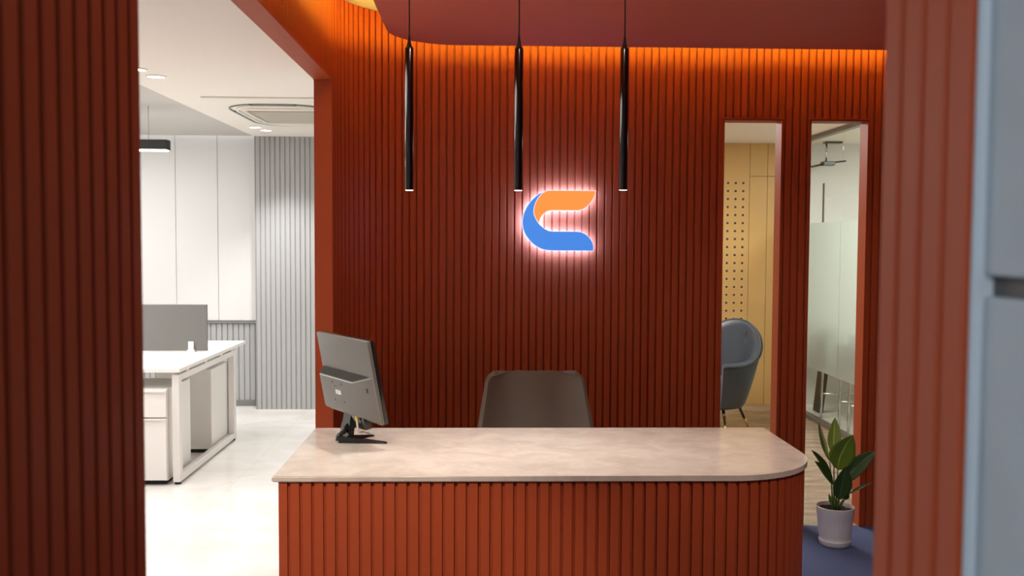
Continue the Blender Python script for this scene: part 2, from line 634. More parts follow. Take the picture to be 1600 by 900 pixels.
# plain jamb and soffit lining of the office opening
bm = bmesh.new()
box(bm, XS - 0.085, XS + 0.002, 4.645, 4.672, 0, ZO, 0.001)
box(bm, XS - 0.085, XS + 0.002, 1.36, 4.672, ZO - 0.006, ZO + 0.008, 0.001)
struct(obj('trim_1', bm, m_red), 'smooth terracotta lining around the office opening')
# linings of the two tall openings
for i, (a, b) in enumerate((W1, W2)):
    bm = bmesh.new()
    y0, y1, t = YB - 0.004, YB + TW + 0.004, 0.006
    box(bm, a - t, a + 0.002, y0, y1, 0, ZW + t)
    box(bm, b - 0.002, b + t, y0, y1, 0, ZW + t)
    box(bm, a - t, b + t, y0, y1, ZW - 0.002, ZW + t)
    # slim cap line above the opening
    box(bm, a - 0.012, b + 0.014, YB - 0.008, YB, ZW + 0.006, ZW + 0.014)
    struct(obj('trim_%d' % (i + 2), bm, m_red), ('first' if i == 0 else 'second') + ' tall narrow opening lining in the slatted wall')

# near wall on one side of the entrance, and the pilaster + concrete on the other
npath = Path([(-0.474, -0.6), (-0.474, 1.36)])
bm = bmesh.new()
slat_strip(bm, npath, 0, 1.96, 0, 3.0, 0.0435, 0.0105, 0.026, 0.32, phase=(1.96 % 0.0435) - 0.004)
struct(obj('wall_left.001', bm, m_red), 'dark terracotta slatted wall end close to the camera')
ppath = Path([(0.387, 0.926), (0.387, 0.745)])
bm = bmesh.new()
slat_strip(bm, ppath, 0, 0.181, 0, 3.0, 0.0435, 0.010, 0.0035, 2.6, phase=0.0435 - 0.009 + 0.0018)
struct(obj('wall_right.001', bm, m_red), 'muted terracotta slatted pilaster close to the camera')
bm = bmesh.new()
box(bm, 0.392, 1.4, 0.30, 0.744, 0, 1.538, 0.003)
box(bm, 0.392, 1.4, 0.30, 0.744, 1.554, 3.0, 0.003)
box(bm, 0.400, 1.4, 0.30, 0.7444, 1.53, 1.56, mi=2)
box(bm, 0.384, 0.402, 0.7385, 0.7445, 0, 3.0, 0.002, mi=1)
struct(obj('wall_right.002', bm, [m_concrete, m_concedge, m_dark]), 'cool grey concrete wall end with a horizontal joint')
struct(obj('wall_right', B(3.0, 3.1, 0.926, 5.3, 0, 3.0), m_red), 'terracotta wall closing the reception')

# ceilings
gap = 0.265
cx, cr_ = XS + gap, 0.34
pts = [(3.0, 0.93), (3.0, YB - gap + 0.02), ] + [(p[0], p[1]) for p in arc(cx + cr_, YB - gap + 0.02 - cr_, cr_, pi / 2, pi, 20)] + [(cx, 0.93)]
bm = bmesh.new()
extrude_poly(bm, pts, ZP, ZP + 0.05)
struct(obj('ceiling', bm, m_redc), 'suspended terracotta ceiling panel with a rounded corner')
# LED strip on the upper edge of the suspended panel
inner = arc(cx + cr_, YB - gap + 0.02 - cr_, cr_ - 0.03, pi, pi / 2, 20)
led = [(cx + 0.03, 1.4), (cx + 0.03, 3.0)] + inner + [(2.98, inner[-1][1])]
bm = bmesh.new()
for i in range(len(led) - 1):
    (ax, ay), (bx, by) = led[i], led[i + 1]
    vs = [bm.verts.new(v) for v in ((ax, ay, ZP + 0.051), (bx, by, ZP + 0.051), (bx, by, ZP + 0.066), (ax, ay, ZP + 0.066))]
    bm.faces.new(vs)
tag(obj('light_strip', bm, m_warmled), 'amber cove light strip running along the edge of the terracotta ceiling panel', 'light strip')
struct(obj('ceiling.001', B(XS - 0.08, 3.0, 0.93, YB + 0.1, ZU, ZU + 0.05), m_cream), 'upper cream ceiling above the light cove')

# floors
struct(obj('floor', B(XS - 0.04, 3.0, -1.5, YB + 0.02, -0.05, 0.0), m_carpet), 'navy blue carpet')
struct(obj('floor.001', B(-5.0, XS - 0.04, -0.6, 9.4, -0.05, 0.0), m_floor), 'polished pale marble tiles')
struct(obj('floor.003', B(2.94, 5.3, YB + 0.1, 9.15, 0.0, 0.003), m_floor), 'pale floor of the meeting room')
struct(obj('floor.002', B(XS - 0.04, 5.4, YB + 0.02, 9.4, -0.05, 0.0), m_travert), 'beige brown stone floor')

# white office shell
ZC = 2.515
struct(obj('ceiling.002', B(-2.09, -0.80, 1.3, 9.2, ZC, ZC + 0.05), m_cream), 'cream painted office ceiling')
struct(obj('ceiling.003', B(-5.0, -2.09, 1.3, 8.98, ZC + 0.012, ZC + 0.06), m_greyceil), 'grey painted ceiling field beyond the cream ceiling')
struct(obj('ceiling.004', B(-5.0, -2.0, 8.98, 9.4, ZC + 0.17, ZC + 0.2), m_white), 'white top of the light slot over the panelled wall')
struct(obj('ceiling.005', B(-5.0, -0.80, -0.6, 1.3, ZC, ZC + 0.05), m_cream))
struct(obj('wall_left.002', B(-5.1, -5.0, -0.6, 9.4, 0, 2.8), m_white))
struct(obj('wall_front', B(-5.0, -0.80, -0.7, -0.6, 0, 2.8), m_white))
# far panelled wall: backing, white panels with fine seams, grey slatted wainscot
Yf = 9.10
bm = bmesh.new()
box(bm, -5.0, -0.6, Yf + 0.02, Yf + 0.14, 0, 2.75)
for a, b in ((-2.475, -2.02), (-2.865, -2.479), (-3.30, -2.869), (-3.74, -3.304), (-4.18, -3.744), (-4.62, -4.184), (-5.0, -4.624)):
    box(bm, a, b, Yf, Yf + 0.02, 0.81, 2.70, 0.0015)
struct(obj('wall_far', bm, m_white), 'white panelled far office wall')
fp = Path([(-5.0, Yf - 0.002), (-2.02, Yf - 0.002)])
bm = bmesh.new()
slat_strip(bm, fp, 0, 2.92, 0.05, 0.78, 0.052, 0.008, 0.012, 0.02)
struct(obj('wall_far.001', bm, m_grey), 'low grey slatted wainscot')
bm = bmesh.new()
box(bm, -5.0, -2.085, Yf - 0.02, Yf + 0.02, 0.782, 0.806, 0.002)
box(bm, -2.115, -2.085, Yf - 0.021, Yf + 0.02, 0, 0.79, 0.002)
box(bm, -5.0, -2.085, Yf - 0.02, Yf + 0.02, 0, 0.055, 0.002)
struct(obj('trim_4', bm, m_greyd), 'dark grey border of the low wainscot')
gp = Path([(-2.085, 9.12), (-2.085, 8.90), (-0.82, 8.90)])
bm = bmesh.new()
slat_strip(bm, gp, 0, 1.484, 0.0, ZC, 0.0455, 0.010, 0.010, 0.02, phase=0.22)
box(bm, -2.06, -0.82, 8.93, 9.12, 0, ZC)
struct(obj('wall_far.002', bm, m_grey), 'full-height pale grey slatted wall in the office')
tag(obj('light_strip', B(-5.0, -2.12, 9.06, 9.08, ZC + 0.10, ZC + 0.115), m_coveled), 'white light strip hidden in the ceiling slot above the white panelled wall', 'light strip')
# partition between office and the room behind the slatted wall
struct(obj('wall_side', B(XS - 0.08, XS, 5.32, 9.12, 0, ZC), m_white), 'white partition between office and lounge')

# lounge and meeting room shell
struct(obj('ceiling.006', B(XS - 0.08, 5.4, YB + TW, 9.4, 2.515, 2.565), m_cream), 'white ceiling beyond the tall openings')
struct(obj('wall_right.003', B(5.3, 5.4, 5.2, 9.4, 0, 2.7), m_white))
struct(obj('wall_front.001', B(3.1, 5.4, 5.2, 5.3, 0, 2.7), m_white))
Yg = 9.15
bm = bmesh.new()
box(bm, XS, 2.94, Yg + 0.012, Yg + 0.12, 0, 2.56, mi=1)
for a, b in ((2.559, 2.727), (2.731, 2.94)):
    box(bm, a, b, Yg, Yg + 0.012, 2.202, 2.53, 0.001)
    box(bm, a, b, Yg, Yg + 0.012, 0.0, 2.198, 0.001)
box(bm, XS, 1.74, Yg, Yg + 0.012, 0.0, 2.53, 0.001)
box(bm, 1.744, 2.555, Yg, Yg + 0.012, 0.0, 2.53, 0.001)
for i in range(8):
    for j in range(20):
        X, Z = 2.496 - 0.0735 * i, 2.135 - 0.0765 * j
        lathe_pts = 14
        for r, dy, mi in ((0.0185, 0.0015, 3), (0.0125, 0.0025, 2)):
            v0 = [bm.verts.new((X + r * cos(2 * pi * k / lathe_pts), Yg - dy, Z + r * sin(2 * pi * k / lathe_pts))) for k in range(lathe_pts)]
            v1 = [bm.verts.new((v.co.x, Yg + 0.004, v.co.z)) for v in v0]
            bm.faces.new(v0).material_index = mi
            for k in range(lathe_pts):
                bm.faces.new((v0[k], v1[k], v1[(k + 1) % lathe_pts], v0[(k + 1) % lathe_pts])).material_index = mi
struct(obj('wall_far.003', bm, [m_gold, m_golde, m_hole, m_holer]), 'golden wood panel wall with rows of round holes')
bm = bmesh.new()
box(bm, 2.94, 3.265, Yg, Yg + 0.1, 0, 2.53)
box(bm, 3.285, 5.3, Yg, Yg + 0.1, 0, 2.53)
box(bm, 3.265, 3.285, Yg + 0.03, Yg + 0.1, 0, 2.53, mi=1)
box(bm, 3.2652, 3.2848, Yg, Yg + 0.03, 2.14, 2.53)
struct(obj('wall_far.004', bm, [m_white, m_dark]), 'white meeting room wall with a dark vertical joint')

# glass partition of the meeting room
XG = 2.94
gt = thing('glass_partition', 'frameless glass partition with a wide frosted band behind the tall opening beside the plant', 'glass partition', (XG, 7.3, 0))
gt['kind'] = 'structure'
ys = [5.32, 6.55, 7.78, 9.12]
for a, b in zip(ys, ys[1:]):
    obj('glass_pane', B(-0.005, 0.005, a - 7.3 + 0.002, b - 7.3 - 0.002, 0.03, 2.49), m_glass, gt)
    obj('frosted_film', B(-0.0085, -0.0055, a - 7.3 + 0.004, b - 7.3 - 0.004, 0.455, 1.745), m_frost, gt)
obj('top_rail', B(-0.03, 0.03, 5.32 - 7.3, 9.12 - 7.3, 2.48, 2.514, 0.002), m_rail, gt)
obj('bottom_rail', B(-0.03, 0.03, 5.32 - 7.3, 9.12 - 7.3, 0.001, 0.035, 0.002), m_rail, gt)

# ================================================================== RECEPTION DESK
HD = 0.75
TT = 0.020
desk = thing('reception_desk', 'curved reception desk with terracotta slat front and cream marble worktop', 'reception desk', (0.27, 3.78, 0))
dx, dy = -0.27, -3.78
dpath = Path([(XS + 0.008 + dx, 4.19 + dy), (XS + 0.008 + dx, 3.352 + dy), (0.90 + dx, 3.352 + dy)] + [(p[0] + dx, p[1] + dy) for p in arc(0.90, 3.702, 0.35, -pi / 2, 0, 18)[1:]] + [(1.25 + dx, 4.19 + dy)])
bm = bmesh.new()
L0 = dpath.s[1]
slat_strip(bm, dpath, 0, dpath.s[-1], 0.0, HD - TT - 0.002, 0.0418, 0.010, 0.012, 0.03, phase=(L0 - 0.010) % 0.0418)
autosmooth(obj('front_panel', bm, m_red, desk), 25)
bm = bmesh.new()
o = 0.008
out = [(XS - o - 0.004, 4.215), (XS - o - 0.004, 3.340), (0.90, 3.340)] + arc(0.90, 3.702, 0.362, -pi / 2, 0, 24)[1:] + [(1.262, 4.215)]
extrude_poly(bm, [(a + dx, b + dy) for a, b in out], HD - TT, HD)
es = [e for e in bm.edges if abs(e.verts[0].co.z - e.verts[1].co.z) < 1e-6]
bmesh.ops.bevel(bm, geom=es, offset=0.004, segments=3, affect='EDGES')
autosmooth(obj('countertop', bm, m_marble, desk), 50)
bm = bmesh.new()
box(bm, XS + 0.06 + dx, XS + 0.08 + dx, 3.40 + dy, 4.19 + dy, 0.0, HD - TT - 0.003)
box(bm, 1.17 + dx, 1.19 + dx, 3.75 + dy, 4.19 + dy, 0.0, HD - TT - 0.003)
box(bm, XS + 0.08 + dx, 1.0 + dx, 3.42 + dy, 3.78 + dy, HD - TT - 0.05, HD - TT - 0.003)
obj('inner_frame', bm, m_red, desk)

# ================================================================== PENDANTS
def pendant_proto():
    t = thing('pendant_light', '', 'pendant light', (0, 0, 0))
    bm = bmesh.new()
    tube(bm, [(0, 0, 0.003), (0, 0, 0.545)], 0.0165, 28)
    tube(bm, [(0, 0, 0.545), (0, 0, 0.552)], [0.0165, 0.014], 28)
    autosmooth(obj('tube_shade', bm, m_black, t), 40)
    obj('cable_grip', tube(bmesh.new(), [(0, 0, 0.55), (0, 0, 0.556), (0, 0, 0.566), (0, 0, 0.58), (0, 0, 0.60)], [0.010, 0.010, 0.0075, 0.0055, 0.003], 16), m_cord, t)
    obj('cable', tube(bmesh.new(), [(0, 0, 0.59), (0.0006, 0, 0.66), (0, 0, 0.74), (0, 0, 0.80)], 0.0027, 8), m_cord, t)
    obj('diffuser', tube(bmesh.new(), [(0, 0, 0.0022), (0, 0, 0.0032)], 0.0150, 24), m_lamp, t)
    return t


PY = 3.75
pend = pendant_proto()
for i, (X, Z) in enumerate(((-0.283, 1.768), (0.140, 1.770), (0.550, 1.774))):
    p = pend if i == 0 else copy_tree(pend)
    p.location = (X, PY, Z)
    p['label'] = ('slim black tube pendant hanging closest to the monitor and the office opening',
                  'slim black tube pendant hanging beside the curved sign, middle of the three',
                  'slim black tube pendant hanging towards the tall openings, past the sign')[i]
    p['group'] = 'tube pendants over the reception desk'
    spot('pendant_lamp', (X, PY, Z - 0.004), (X, PY + 0.03, 0), 25.0, (1.0, 0.93, 0.86), 100, 1.0, 0.012)

# ================================================================== SIGN
SC = 0.3917 / (905 - 218)


def lp(zx, zy):
    return (0.2152 + (zx - 218) * SC, 1.8455 - (zy - 170) * SC * 1.0)


def smooth_run(pts, n=8):
    P = [Vector(p) for p in pts]
    P = [P[0] * 2 - P[1]] + P + [P[-1] * 2 - P[-2]]
    o = []
    for i in range(1, len(P) - 2):
        for k in range(n):
            t = k / n
            o.append(0.5 * ((2 * P[i]) + (-P[i - 1] + P[i + 1]) * t + (2 * P[i - 1] - 5 * P[i] + 4 * P[i + 1] - P[i + 2]) * t * t + (-P[i - 1] + 3 * P[i] - 3 * P[i + 1] + P[i + 2]) * t ** 3))
    o.append(P[-2])
    return [(v[0], v[1]) for v in o]


mid = [(428, 180), (385, 215), (352, 262), (331, 312), (323, 362), (330, 405), (350, 447), (374, 484)]
outer = [(428, 180), (380, 198), (335, 232), (292, 275), (255, 330), (230, 388), (218, 450), (222, 515), (240, 572), (275, 626), (325, 676), (385, 712), (440, 728), (500, 734)]
tailr = [(887, 734), (887, 690), (872, 645), (843, 605), (805, 574), (765, 558), (725, 553)]
innb = [(500, 553), (462, 546), (425, 527), (397, 505), (374, 484)]
blue = smooth_run(outer) + [(700, 734)] + smooth_run(tailr) + [(610, 553)] + smooth_run(innb) + list(reversed(smooth_run(mid)))[1:-1]
otop = [(428, 180), (455, 172), (495, 170)]
oright = [(905, 170), (897, 205), (880, 245), (855, 285), (820, 320), (785, 343), (745, 355), (700, 357)]
oin = [(500, 357), (460, 362), (425, 382), (395, 415), (380, 448), (374, 484)]
orange = smooth_run(otop) + [(700, 170)] + smooth_run(oright) + [(600, 357)] + smooth_run(oin) + list(reversed(smooth_run(mid)))[1:-1]
full = smooth_run(outer)[1:] + [(700, 734)] + smooth_run(tailr) + [(610, 553)] + smooth_run(innb) + list(reversed(smooth_run(oin)))[1:] + [(600, 357)] + list(reversed(smooth_run(oright))) + [(700, 170)] + list(reversed(smooth_run(otop)))[:-1] + [(428, 180)]


def dedupe(pts):
    o = []
    for p in pts:
        if not o or (abs(p[0] - o[-1][0]) + abs(p[1] - o[-1][1])) > 1.0:
            o.append(p)
    if abs(o[0][0] - o[-1][0]) + abs(o[0][1] - o[-1][1]) < 1.0: o.pop()
    return o


def inset(pts, d):
    pts = [Vector(p) for p in dedupe(pts)]
    n = len(pts)
    A = sum(pts[i].x * pts[(i + 1) % n].y - pts[(i + 1) % n].x * pts[i].y for i in range(n))
    sg = 1 if A > 0 else -1
    o = []
    for i in range(n):
        t0 = (pts[i] - pts[i - 1]).normalized()
        t1 = (pts[(i + 1) % n] - pts[i]).normalized()
        n0, n1 = Vector((-t0.y, t0.x)) * sg, Vector((-t1.y, t1.x)) * sg
        nn = n0 + n1
        if nn.length < 0.2: nn = n0
        nn.normalize()
        o.append(pts[i] + nn * (d / max(0.6, nn.dot(n0))))
    return [(v[0], v[1]) for v in o]


sign = thing('logo_sign', 'halo-lit wall sign shaped like a curved letter C in orange and blue', 'sign', (0.41, YB - 0.001, 1.684))
YS = YB


def sgn(name, pts, y0, y1, m_, d):
    bm = bmesh.new()
    q = [lp(*p) for p in inset(pts, d)]
    extrude_poly(bm, [(a - 0.41, b - 1.684) for a, b in q], y0 - YB + 0.001, y1 - YB + 0.001, axis='y')
    return obj(name, bm, m_, sign)


sgn('sign_body', full, YS - 0.062, YS - 0.034, m_signw, -1.5)
sgn('backlight', full, YS - 0.034, YS - 0.026, m_halo, 7)
sgn('blue_face', blue, YS - 0.065, YS - 0.0621, m_signb, 2.5)
sgn('orange_face', orange, YS - 0.065, YS - 0.0621, m_signo, 2.5)
for (zx, zy) in ((300, 600), (560, 640), (820, 660), (600, 250), (820, 230)):
    a, b = lp(zx, zy)
    obj('standoff', tube(bmesh.new(), [(a - 0.41, -0.026, b - 1.684), (a - 0.41, 0.002, b - 1.684)], 0.004, 10), m_chrome, sign)

# ================================================================== MONITOR
MC = Vector((-0.5471, 3.92, 1.0171))
yaw, tilt, MW, MH = 0.9883, 0.1911, 0.4786, 0.339
mon = thing('computer_monitor', 'grey flat computer monitor seen from behind on the marble counter', 'monitor', (MC.x, MC.y, HD))
r_ = Vector((cos(yaw), -sin(yaw), 0))
n0_ = Vector((-sin(yaw), -cos(yaw), 0))
u_ = Vector((0, 0, 1)) * cos(tilt) + n0_ * sin(tilt)
n_ = r_.cross(u_)
if n_.dot(n0_) < 0: n_ = -n_
MM = Matrix((r_, u_, n_)).transposed().to_4x4()      # local x = width, y = up, z = out of the back
MM.translation = Vector((0, 0, MC.z - HD))


def mpart(name, bm, m_, parent=None, bev=None):
    bmesh.ops.transform(bm, matrix=MM, verts=bm.verts)
    return autosmooth(obj(name, bm, m_, parent or mon), 35)


# back shell: slopes from the flat rim to a raised panel
bm = bmesh.new()
w, h = MW / 2, MH / 2
box(bm, -w, w, -h, h, -0.014, 0.0, 0.003)
mpart('back_shell', bm, m_mon)
bm = bmesh.new()
box(bm, -w, w, -h, h, -0.030, -0.0142, 0.003)
mpart('bezel', bm, m_mond)
bm = bmesh.new()
box(bm, -w + 0.012, w - 0.012, -h + 0.014, h - 0.012, -0.0308, -0.0298)
mpart('screen', bm, m_screen)
# raised lower housing (frustum)
bm = bmesh.new()
a = [(-w + 0.010, -h + 0.004), (w - 0.010, -h + 0.004), (w - 0.010, 0.026), (-w + 0.010, 0.026)]
b = [(-w + 0.030, -h + 0.026), (w - 0.115, -h + 0.026), (w - 0.135, 0.000), (-w + 0.030, 0.000)]
va = [bm.verts.new((p[0], p[1], -0.001)) for p in a]
vb = [bm.verts.new((p[0], p[1], 0.034)) for p in b]
bm.faces.new(vb)
for i in range(4):
    bm.faces.new((va[i], va[(i + 1) % 4], vb[(i + 1) % 4], vb[i])).material_index = 1 if i == 2 else 0  # upper slope coloured dark to carry its shade
bm.faces.new(list(reversed(va)))
bmesh.ops.bevel(bm, geom=list(bm.edges), offset=0.004, segments=2, affect='EDGES')
hous = mpart('rear_housing', bm, [m_mon, m_slopeshade])
cxm = -0.045
for (ax, ay) in ((-0.045, -0.022), (0.045, -0.022), (-0.045, -0.098), (0.045, -0.098)):
    bm = bmesh.new()
    tube(bm, [(cxm + ax, ay, 0.0325), (cxm + ax, ay, 0.0355)], 0.0055, 14)
    mpart('screw', bm, m_mond, hous)
bm = bmesh.new()
box(bm, cxm - 0.022, cxm + 0.026, -0.069, -0.052, 0.0335, 0.0348)
mpart('label', bm, m_label, hous)
bm = bmesh.new()
for k in range(2):
    box(bm, cxm - 0.018, cxm + 0.020 - 0.012 * k, -0.058 - 0.006 * k, -0.0565 - 0.006 * k, 0.0347, 0.0351)
mpart('label_print', bm, m_mond, hous)
bm = bmesh.new()
box(bm, cxm - 0.028, cxm - 0.008, -0.036, -0.0335, 0.0338, 0.0344)
box(bm, cxm + 0.002, cxm + 0.016, -0.036, -0.0335, 0.0338, 0.0344)
mpart('vent_mark', bm, m_mond, hous)
bm = bmesh.new()
box(bm, w - 0.085, w - 0.050, -0.040, -0.022, 0.009, 0.0135, 0.001)
mpart('lock_plate', bm, m_mond, hous)
bm = bmesh.new()
tube(bm, [(0.064, -h + 0.030, 0.022), (0.064, -h + 0.0, 0.022)], 0.007, 12)
mpart('cable_plug', bm, m_yellow)

# stand: neck, hinge cover, curved foot bracket, V foot
def wpt(X, Y, Z):
    return (X - MC.x, Y - MC.y, Z - HD)


nb = MC - n_ * 0.004 - u_ * (MH / 2 - 0.012)
bm = bmesh.new()
k = Vector((-0.045, 0.015, 0))
base = Vector((-0.560, 3.965, 0))
# tapering neck as an extruded plate
ax_ = r_
for s_, mi in ((1, 0),):
    prof = [(0.050, -0.010), (0.044, 0.03), (0.036, 0.075), (0.040, 0.105)]
    rings = []
    for hw, z in prof:
        c = Vector((base.x - MC.x, base.y - MC.y, 0.012 + z + 0.005)) + Vector((-r_.y * 0, 0, 0)) + (nb - MC).xy.to_3d() * (z / 0.105) * 0.6
        rings.append([bm.verts.new(c + ax_ * sx_ * hw + n0_ * sy_ * 0.012) for sx_, sy_ in ((-1, -1), (1, -1), (1, 1), (-1, 1))])
    for A, Bq in zip(rings, rings[1:]):
        for i in range(4):
            bm.faces.new((A[i], A[(i + 1) % 4], Bq[(i + 1) % 4], Bq[i]))
    bm.faces.new(rings[0]); bm.faces.new(list(reversed(rings[-1])))
bmesh.ops.bevel(bm, geom=list(bm.edges), offset=0.004, segments=2, affect='EDGES')
autosmooth(obj('neck', bm, m_mond, mon))
bm = bmesh.new()
box(bm, -0.035, 0.105, -h - 0.040, -h + 0.016, -0.020, 0.012, 0.006)
bmesh.ops.transform(bm, matrix=MM, verts=bm.verts)
autosmooth(obj('hinge_cover', bm, m_mond, mon))
apex = Vector((-0.578, 3.915, 0))
for tip, wd in ((Vector((-0.384, 3.885, 0)), 0.012), (Vector((-0.455, 4.035, 0)), 0.012)):
    bm = bmesh.new()
    d = (tip - apex).normalized()
    sd = Vector((-d.y, d.x, 0))
    rings = []
    for t, hw, zt in ((0, 0.022, 0.026), (0.25, 0.019, 0.022), (0.6, 0.014, 0.014), (0.97, 0.009, 0.007), (1.0, 0.006, 0.004)):
        c = apex.lerp(tip, t)
        rings.append([bm.verts.new(Vector(wpt(c.x, c.y, HD)) + sd * a * hw + Vector((0, 0, z))) for a, z in ((-1, 0.001), (1, 0.001), (0.75, zt), (-0.75, zt))])
    for A, Bq in zip(rings, rings[1:]):
        for i in range(4):
            bm.faces.new((A[i], A[(i + 1) % 4], Bq[(i + 1) % 4], Bq[i]))
    bm.faces.new(rings[0]); bm.faces.new(list(reversed(rings[-1])))
    autosmooth(obj('foot', bm, m_mond, mon))
# curved bracket rising from the apex of the foot
bm = bmesh.new()
tube(bm, [wpt(-0.585, 3.905, HD + 0.006), wpt(-0.583, 3.912, HD + 0.030), wpt(-0.565, 3.935, HD + 0.042), wpt(-0.548, 3.955, HD + 0.060)], [0.012, 0.010, 0.012, 0.014], 12)
obj('bracket', bm, m_mond, mon)
q0 = MM @ Vector((0.064, -h + 0.004, 0.022))
bm = bmesh.new()
tube(bm, [q0, q0 + Vector((0.002, 0, -0.03)), q0 + Vector((0.008, 0.01, -0.055)), q0 + Vector((0.02, 0.06, -0.060)), q0 + Vector((0.03, 0.16, -0.0885 + 0.0))], 0.0042, 10)
obj('cable', bm, m_cable, mon)


# ================================================================== TASK CHAIR
def grid_shell(rows, thick):
    """rows: list of lists of Vector (front surface); returns closed shell bmesh thickened backwards"""
    bm = bmesh.new()
    V = [[bm.verts.new(p) for p in r] for r in rows]
    for a, b in zip(V, V[1:]):
        for i in range(len(a) - 1):
            bm.faces.new((a[i], a[i + 1], b[i + 1], b[i]))
    bmesh.ops.recalc_face_normals(bm, faces=bm.faces)
    return bm


def solid_obj(name, bm, m_, parent, thick, bev=0.0, offset=0, sub=0):
    o = obj(name, bm, m_, parent)
    for p in o.data.polygons: p.use_smooth = True
    md = o.modifiers.new('solid', 'SOLIDIFY')
    md.thickness = thick
    md.offset = offset
    if bev:
        bv = o.modifiers.new('bev', 'BEVEL')
        bv.width = bev
        bv.segments = 3
        bv.limit_method = 'ANGLE'
    if sub:
        sb = o.modifiers.new('sub', 'SUBSURF')
        sb.levels = sub
        sb.render_levels = sub
    return o


ch = thing('office_chair', 'taupe upholstered office chair tucked behind the reception desk', 'chair', (0.262, 4.56, 0))
rows = []
NZ, NX = 40, 28
zt, zb = 0.928, 0.47
for j in range(NZ + 1):
    v = j / NZ                       # 0 bottom, 1 top
    row = []
    z = zb + (zt - zb) * v
    half = 0.305 + (0.232 - 0.305) * v
    if v > 0.90:                     # rounded upper corners
        q = (v - 0.90) / 0.10
        half -= 0.036 * (1 - sqrt(max(0, 1 - q * q)))
    if v < 0.15:
        q = (0.15 - v) / 0.15
        half -= 0.05 * (1 - sqrt(max(0, 1 - q * q)))
    for i in range(NX + 1):
        u = -1 + 2 * i / NX
        x = half * u
        wrap = -0.10 * (1 - 0.55 * v) * max(0, abs(u) - 0.35) ** 2 / 0.4225
        crown = 0.006 * (1 - u ** 4) * v
        y = 0.09 + 0.10 * (v - 0.4) + wrap - 0.010 * cos(u * pi) + 0.03 * (0.5 - v) ** 2
        row.append(Vector((x, y, z + crown)))
    rows.append(row)
solid_obj('backrest', grid_shell(rows, 0.03), m_chairb, ch, 0.034, 0.010)
bm = bmesh.new()
box(bm, -0.25, 0.25, -0.26, 0.16, 0.42, 0.49, 0.028)
autosmooth(obj('seat', bm, m_chairb, ch), 60)
bm = bmesh.new()
tube(bm, [(0, 0.19, 0.60), (0, 0.20, 0.50), (0, 0.15, 0.405), (0, 0.0, 0.40)], 0.017, 10)
obj('back_support', bm, m_chrome, ch)
obj('gas_lift', tube(bmesh.new(), [(0, 0, 0.10), (0, 0, 0.26), (0, 0, 0.261), (0, 0, 0.42)], [0.028, 0.028, 0.016, 0.016], 16), m_chrome, ch)
for k in range(5):
    a = 2 * pi * k / 5 + 0.3
    obj('base_arm', tube(bmesh.new(), [(0, 0, 0.105), (0.14 * cos(a), 0.14 * sin(a), 0.10), (0.27 * cos(a), 0.27 * sin(a), 0.075)], [0.024, 0.019, 0.013], 10), m_chrome, ch)
    c = Vector((0.27 * cos(a), 0.27 * sin(a), 0.028))
    t = Vector((-sin(a), cos(a), 0))
    obj('caster', tube(bmesh.new(), [c - t * 0.02, c + t * 0.02], 0.028, 16), m_rubber, ch)

# ================================================================== WHITE OFFICE
ds = thing('workstation_desk', 'white bench desk with an open steel loop leg at its end', 'desk', (-1.92, 6.95, 0))
bm = bmesh.new()
box(bm, -2.2, 0.0, -0.82, -0.002, 0.727, 0.752, 0.002)
box(bm, -2.2, 0.0, 0.002, 0.88, 0.727, 0.752, 0.002)
obj('tabletop', bm, m_desk, ds)
for X in (-0.055, -2.15):
    bm = bmesh.new()
    box(bm, X, X + 0.045, -0.80, -0.74, 0.018, 0.71, 0.002)
    box(bm, X, X + 0.045, 0.555, 0.615, 0.018, 0.71, 0.002)
    box(bm, X, X + 0.045, -0.7395, 0.5545, 0.018, 0.058, 0.002)
    box(bm, X, X + 0.045, -0.7395, 0.5545, 0.67, 0.71, 0.002)
    lg_ = obj('loop_leg', bm, m_deskm, ds)
    for Y in (-0.77, 0.585):
        obj('leveling_foot', tube(bmesh.new(), [(X + 0.022, Y, 0.0005), (X + 0.022, Y, 0.018)], 0.020, 14), m_rubber, lg_)
bm = bmesh.new()
for Y in (-0.62, -0.2, 0.2, 0.5):
    box(bm, -0.05, -0.015, Y, Y + 0.05, 0.71, 0.727)
box(bm, -2.14, -0.06, -0.30, -0.26, 0.672, 0.708)
box(bm, -2.14, -0.06, 0.24, 0.28, 0.672, 0.708)
obj('support_beam', bm, m_deskm, ds)

sp = thing('desk_screen', 'grey fabric divider screen clamped on the white desk', 'desk screen', (-2.04, 7.08, 0.752))
obj('fabric_panel', B(-1.4, 0.03, -0.012, 0.012, 0.006, 0.345, 0.004), m_screenf, sp)
for X in (-0.085, -1.2):
    bm = bmesh.new()
    box(bm, X - 0.028, X + 0.028, -0.028, 0.028, 0.0, 0.014, 0.003)
    box(bm, X - 0.020, X + 0.020, -0.026, -0.013, 0.0, 0.075, 0.003)
    obj('clamp', bm, m_desk, sp)


def pedestal(name, label, x1, y0, facing):
    t = thing(name, label, 'drawer unit', (x1 - 0.20, y0 + 0.25, 0))
    obj('body', B(-0.20, 0.20, -0.235, 0.25, 0.03, 0.62, 0.003), m_deskm, t)
    bm = bmesh.new()
    box(bm, -0.18, 0.18, -0.21, 0.23, 0.0005, 0.03)
    obj('plinth', bm, m_rubber, t)
    d1 = obj('drawer', B(-0.198, 0.198, -0.253, -0.236, 0.44, 0.612, 0.004), m_desk, t)
    d2 = obj('drawer', B(-0.198, 0.198, -0.253, -0.236, 0.035, 0.432, 0.004), m_desk, t)
    for d, z in ((d1, 0.607), (d2, 0.427)):
        obj('handle', B(-0.19, 0.19, -0.262, -0.252, z - 0.006, z + 0.004, 0.001), m_deskm, d)
    t.rotation_euler = (0, 0, 0 if facing < 0 else pi)
    return t


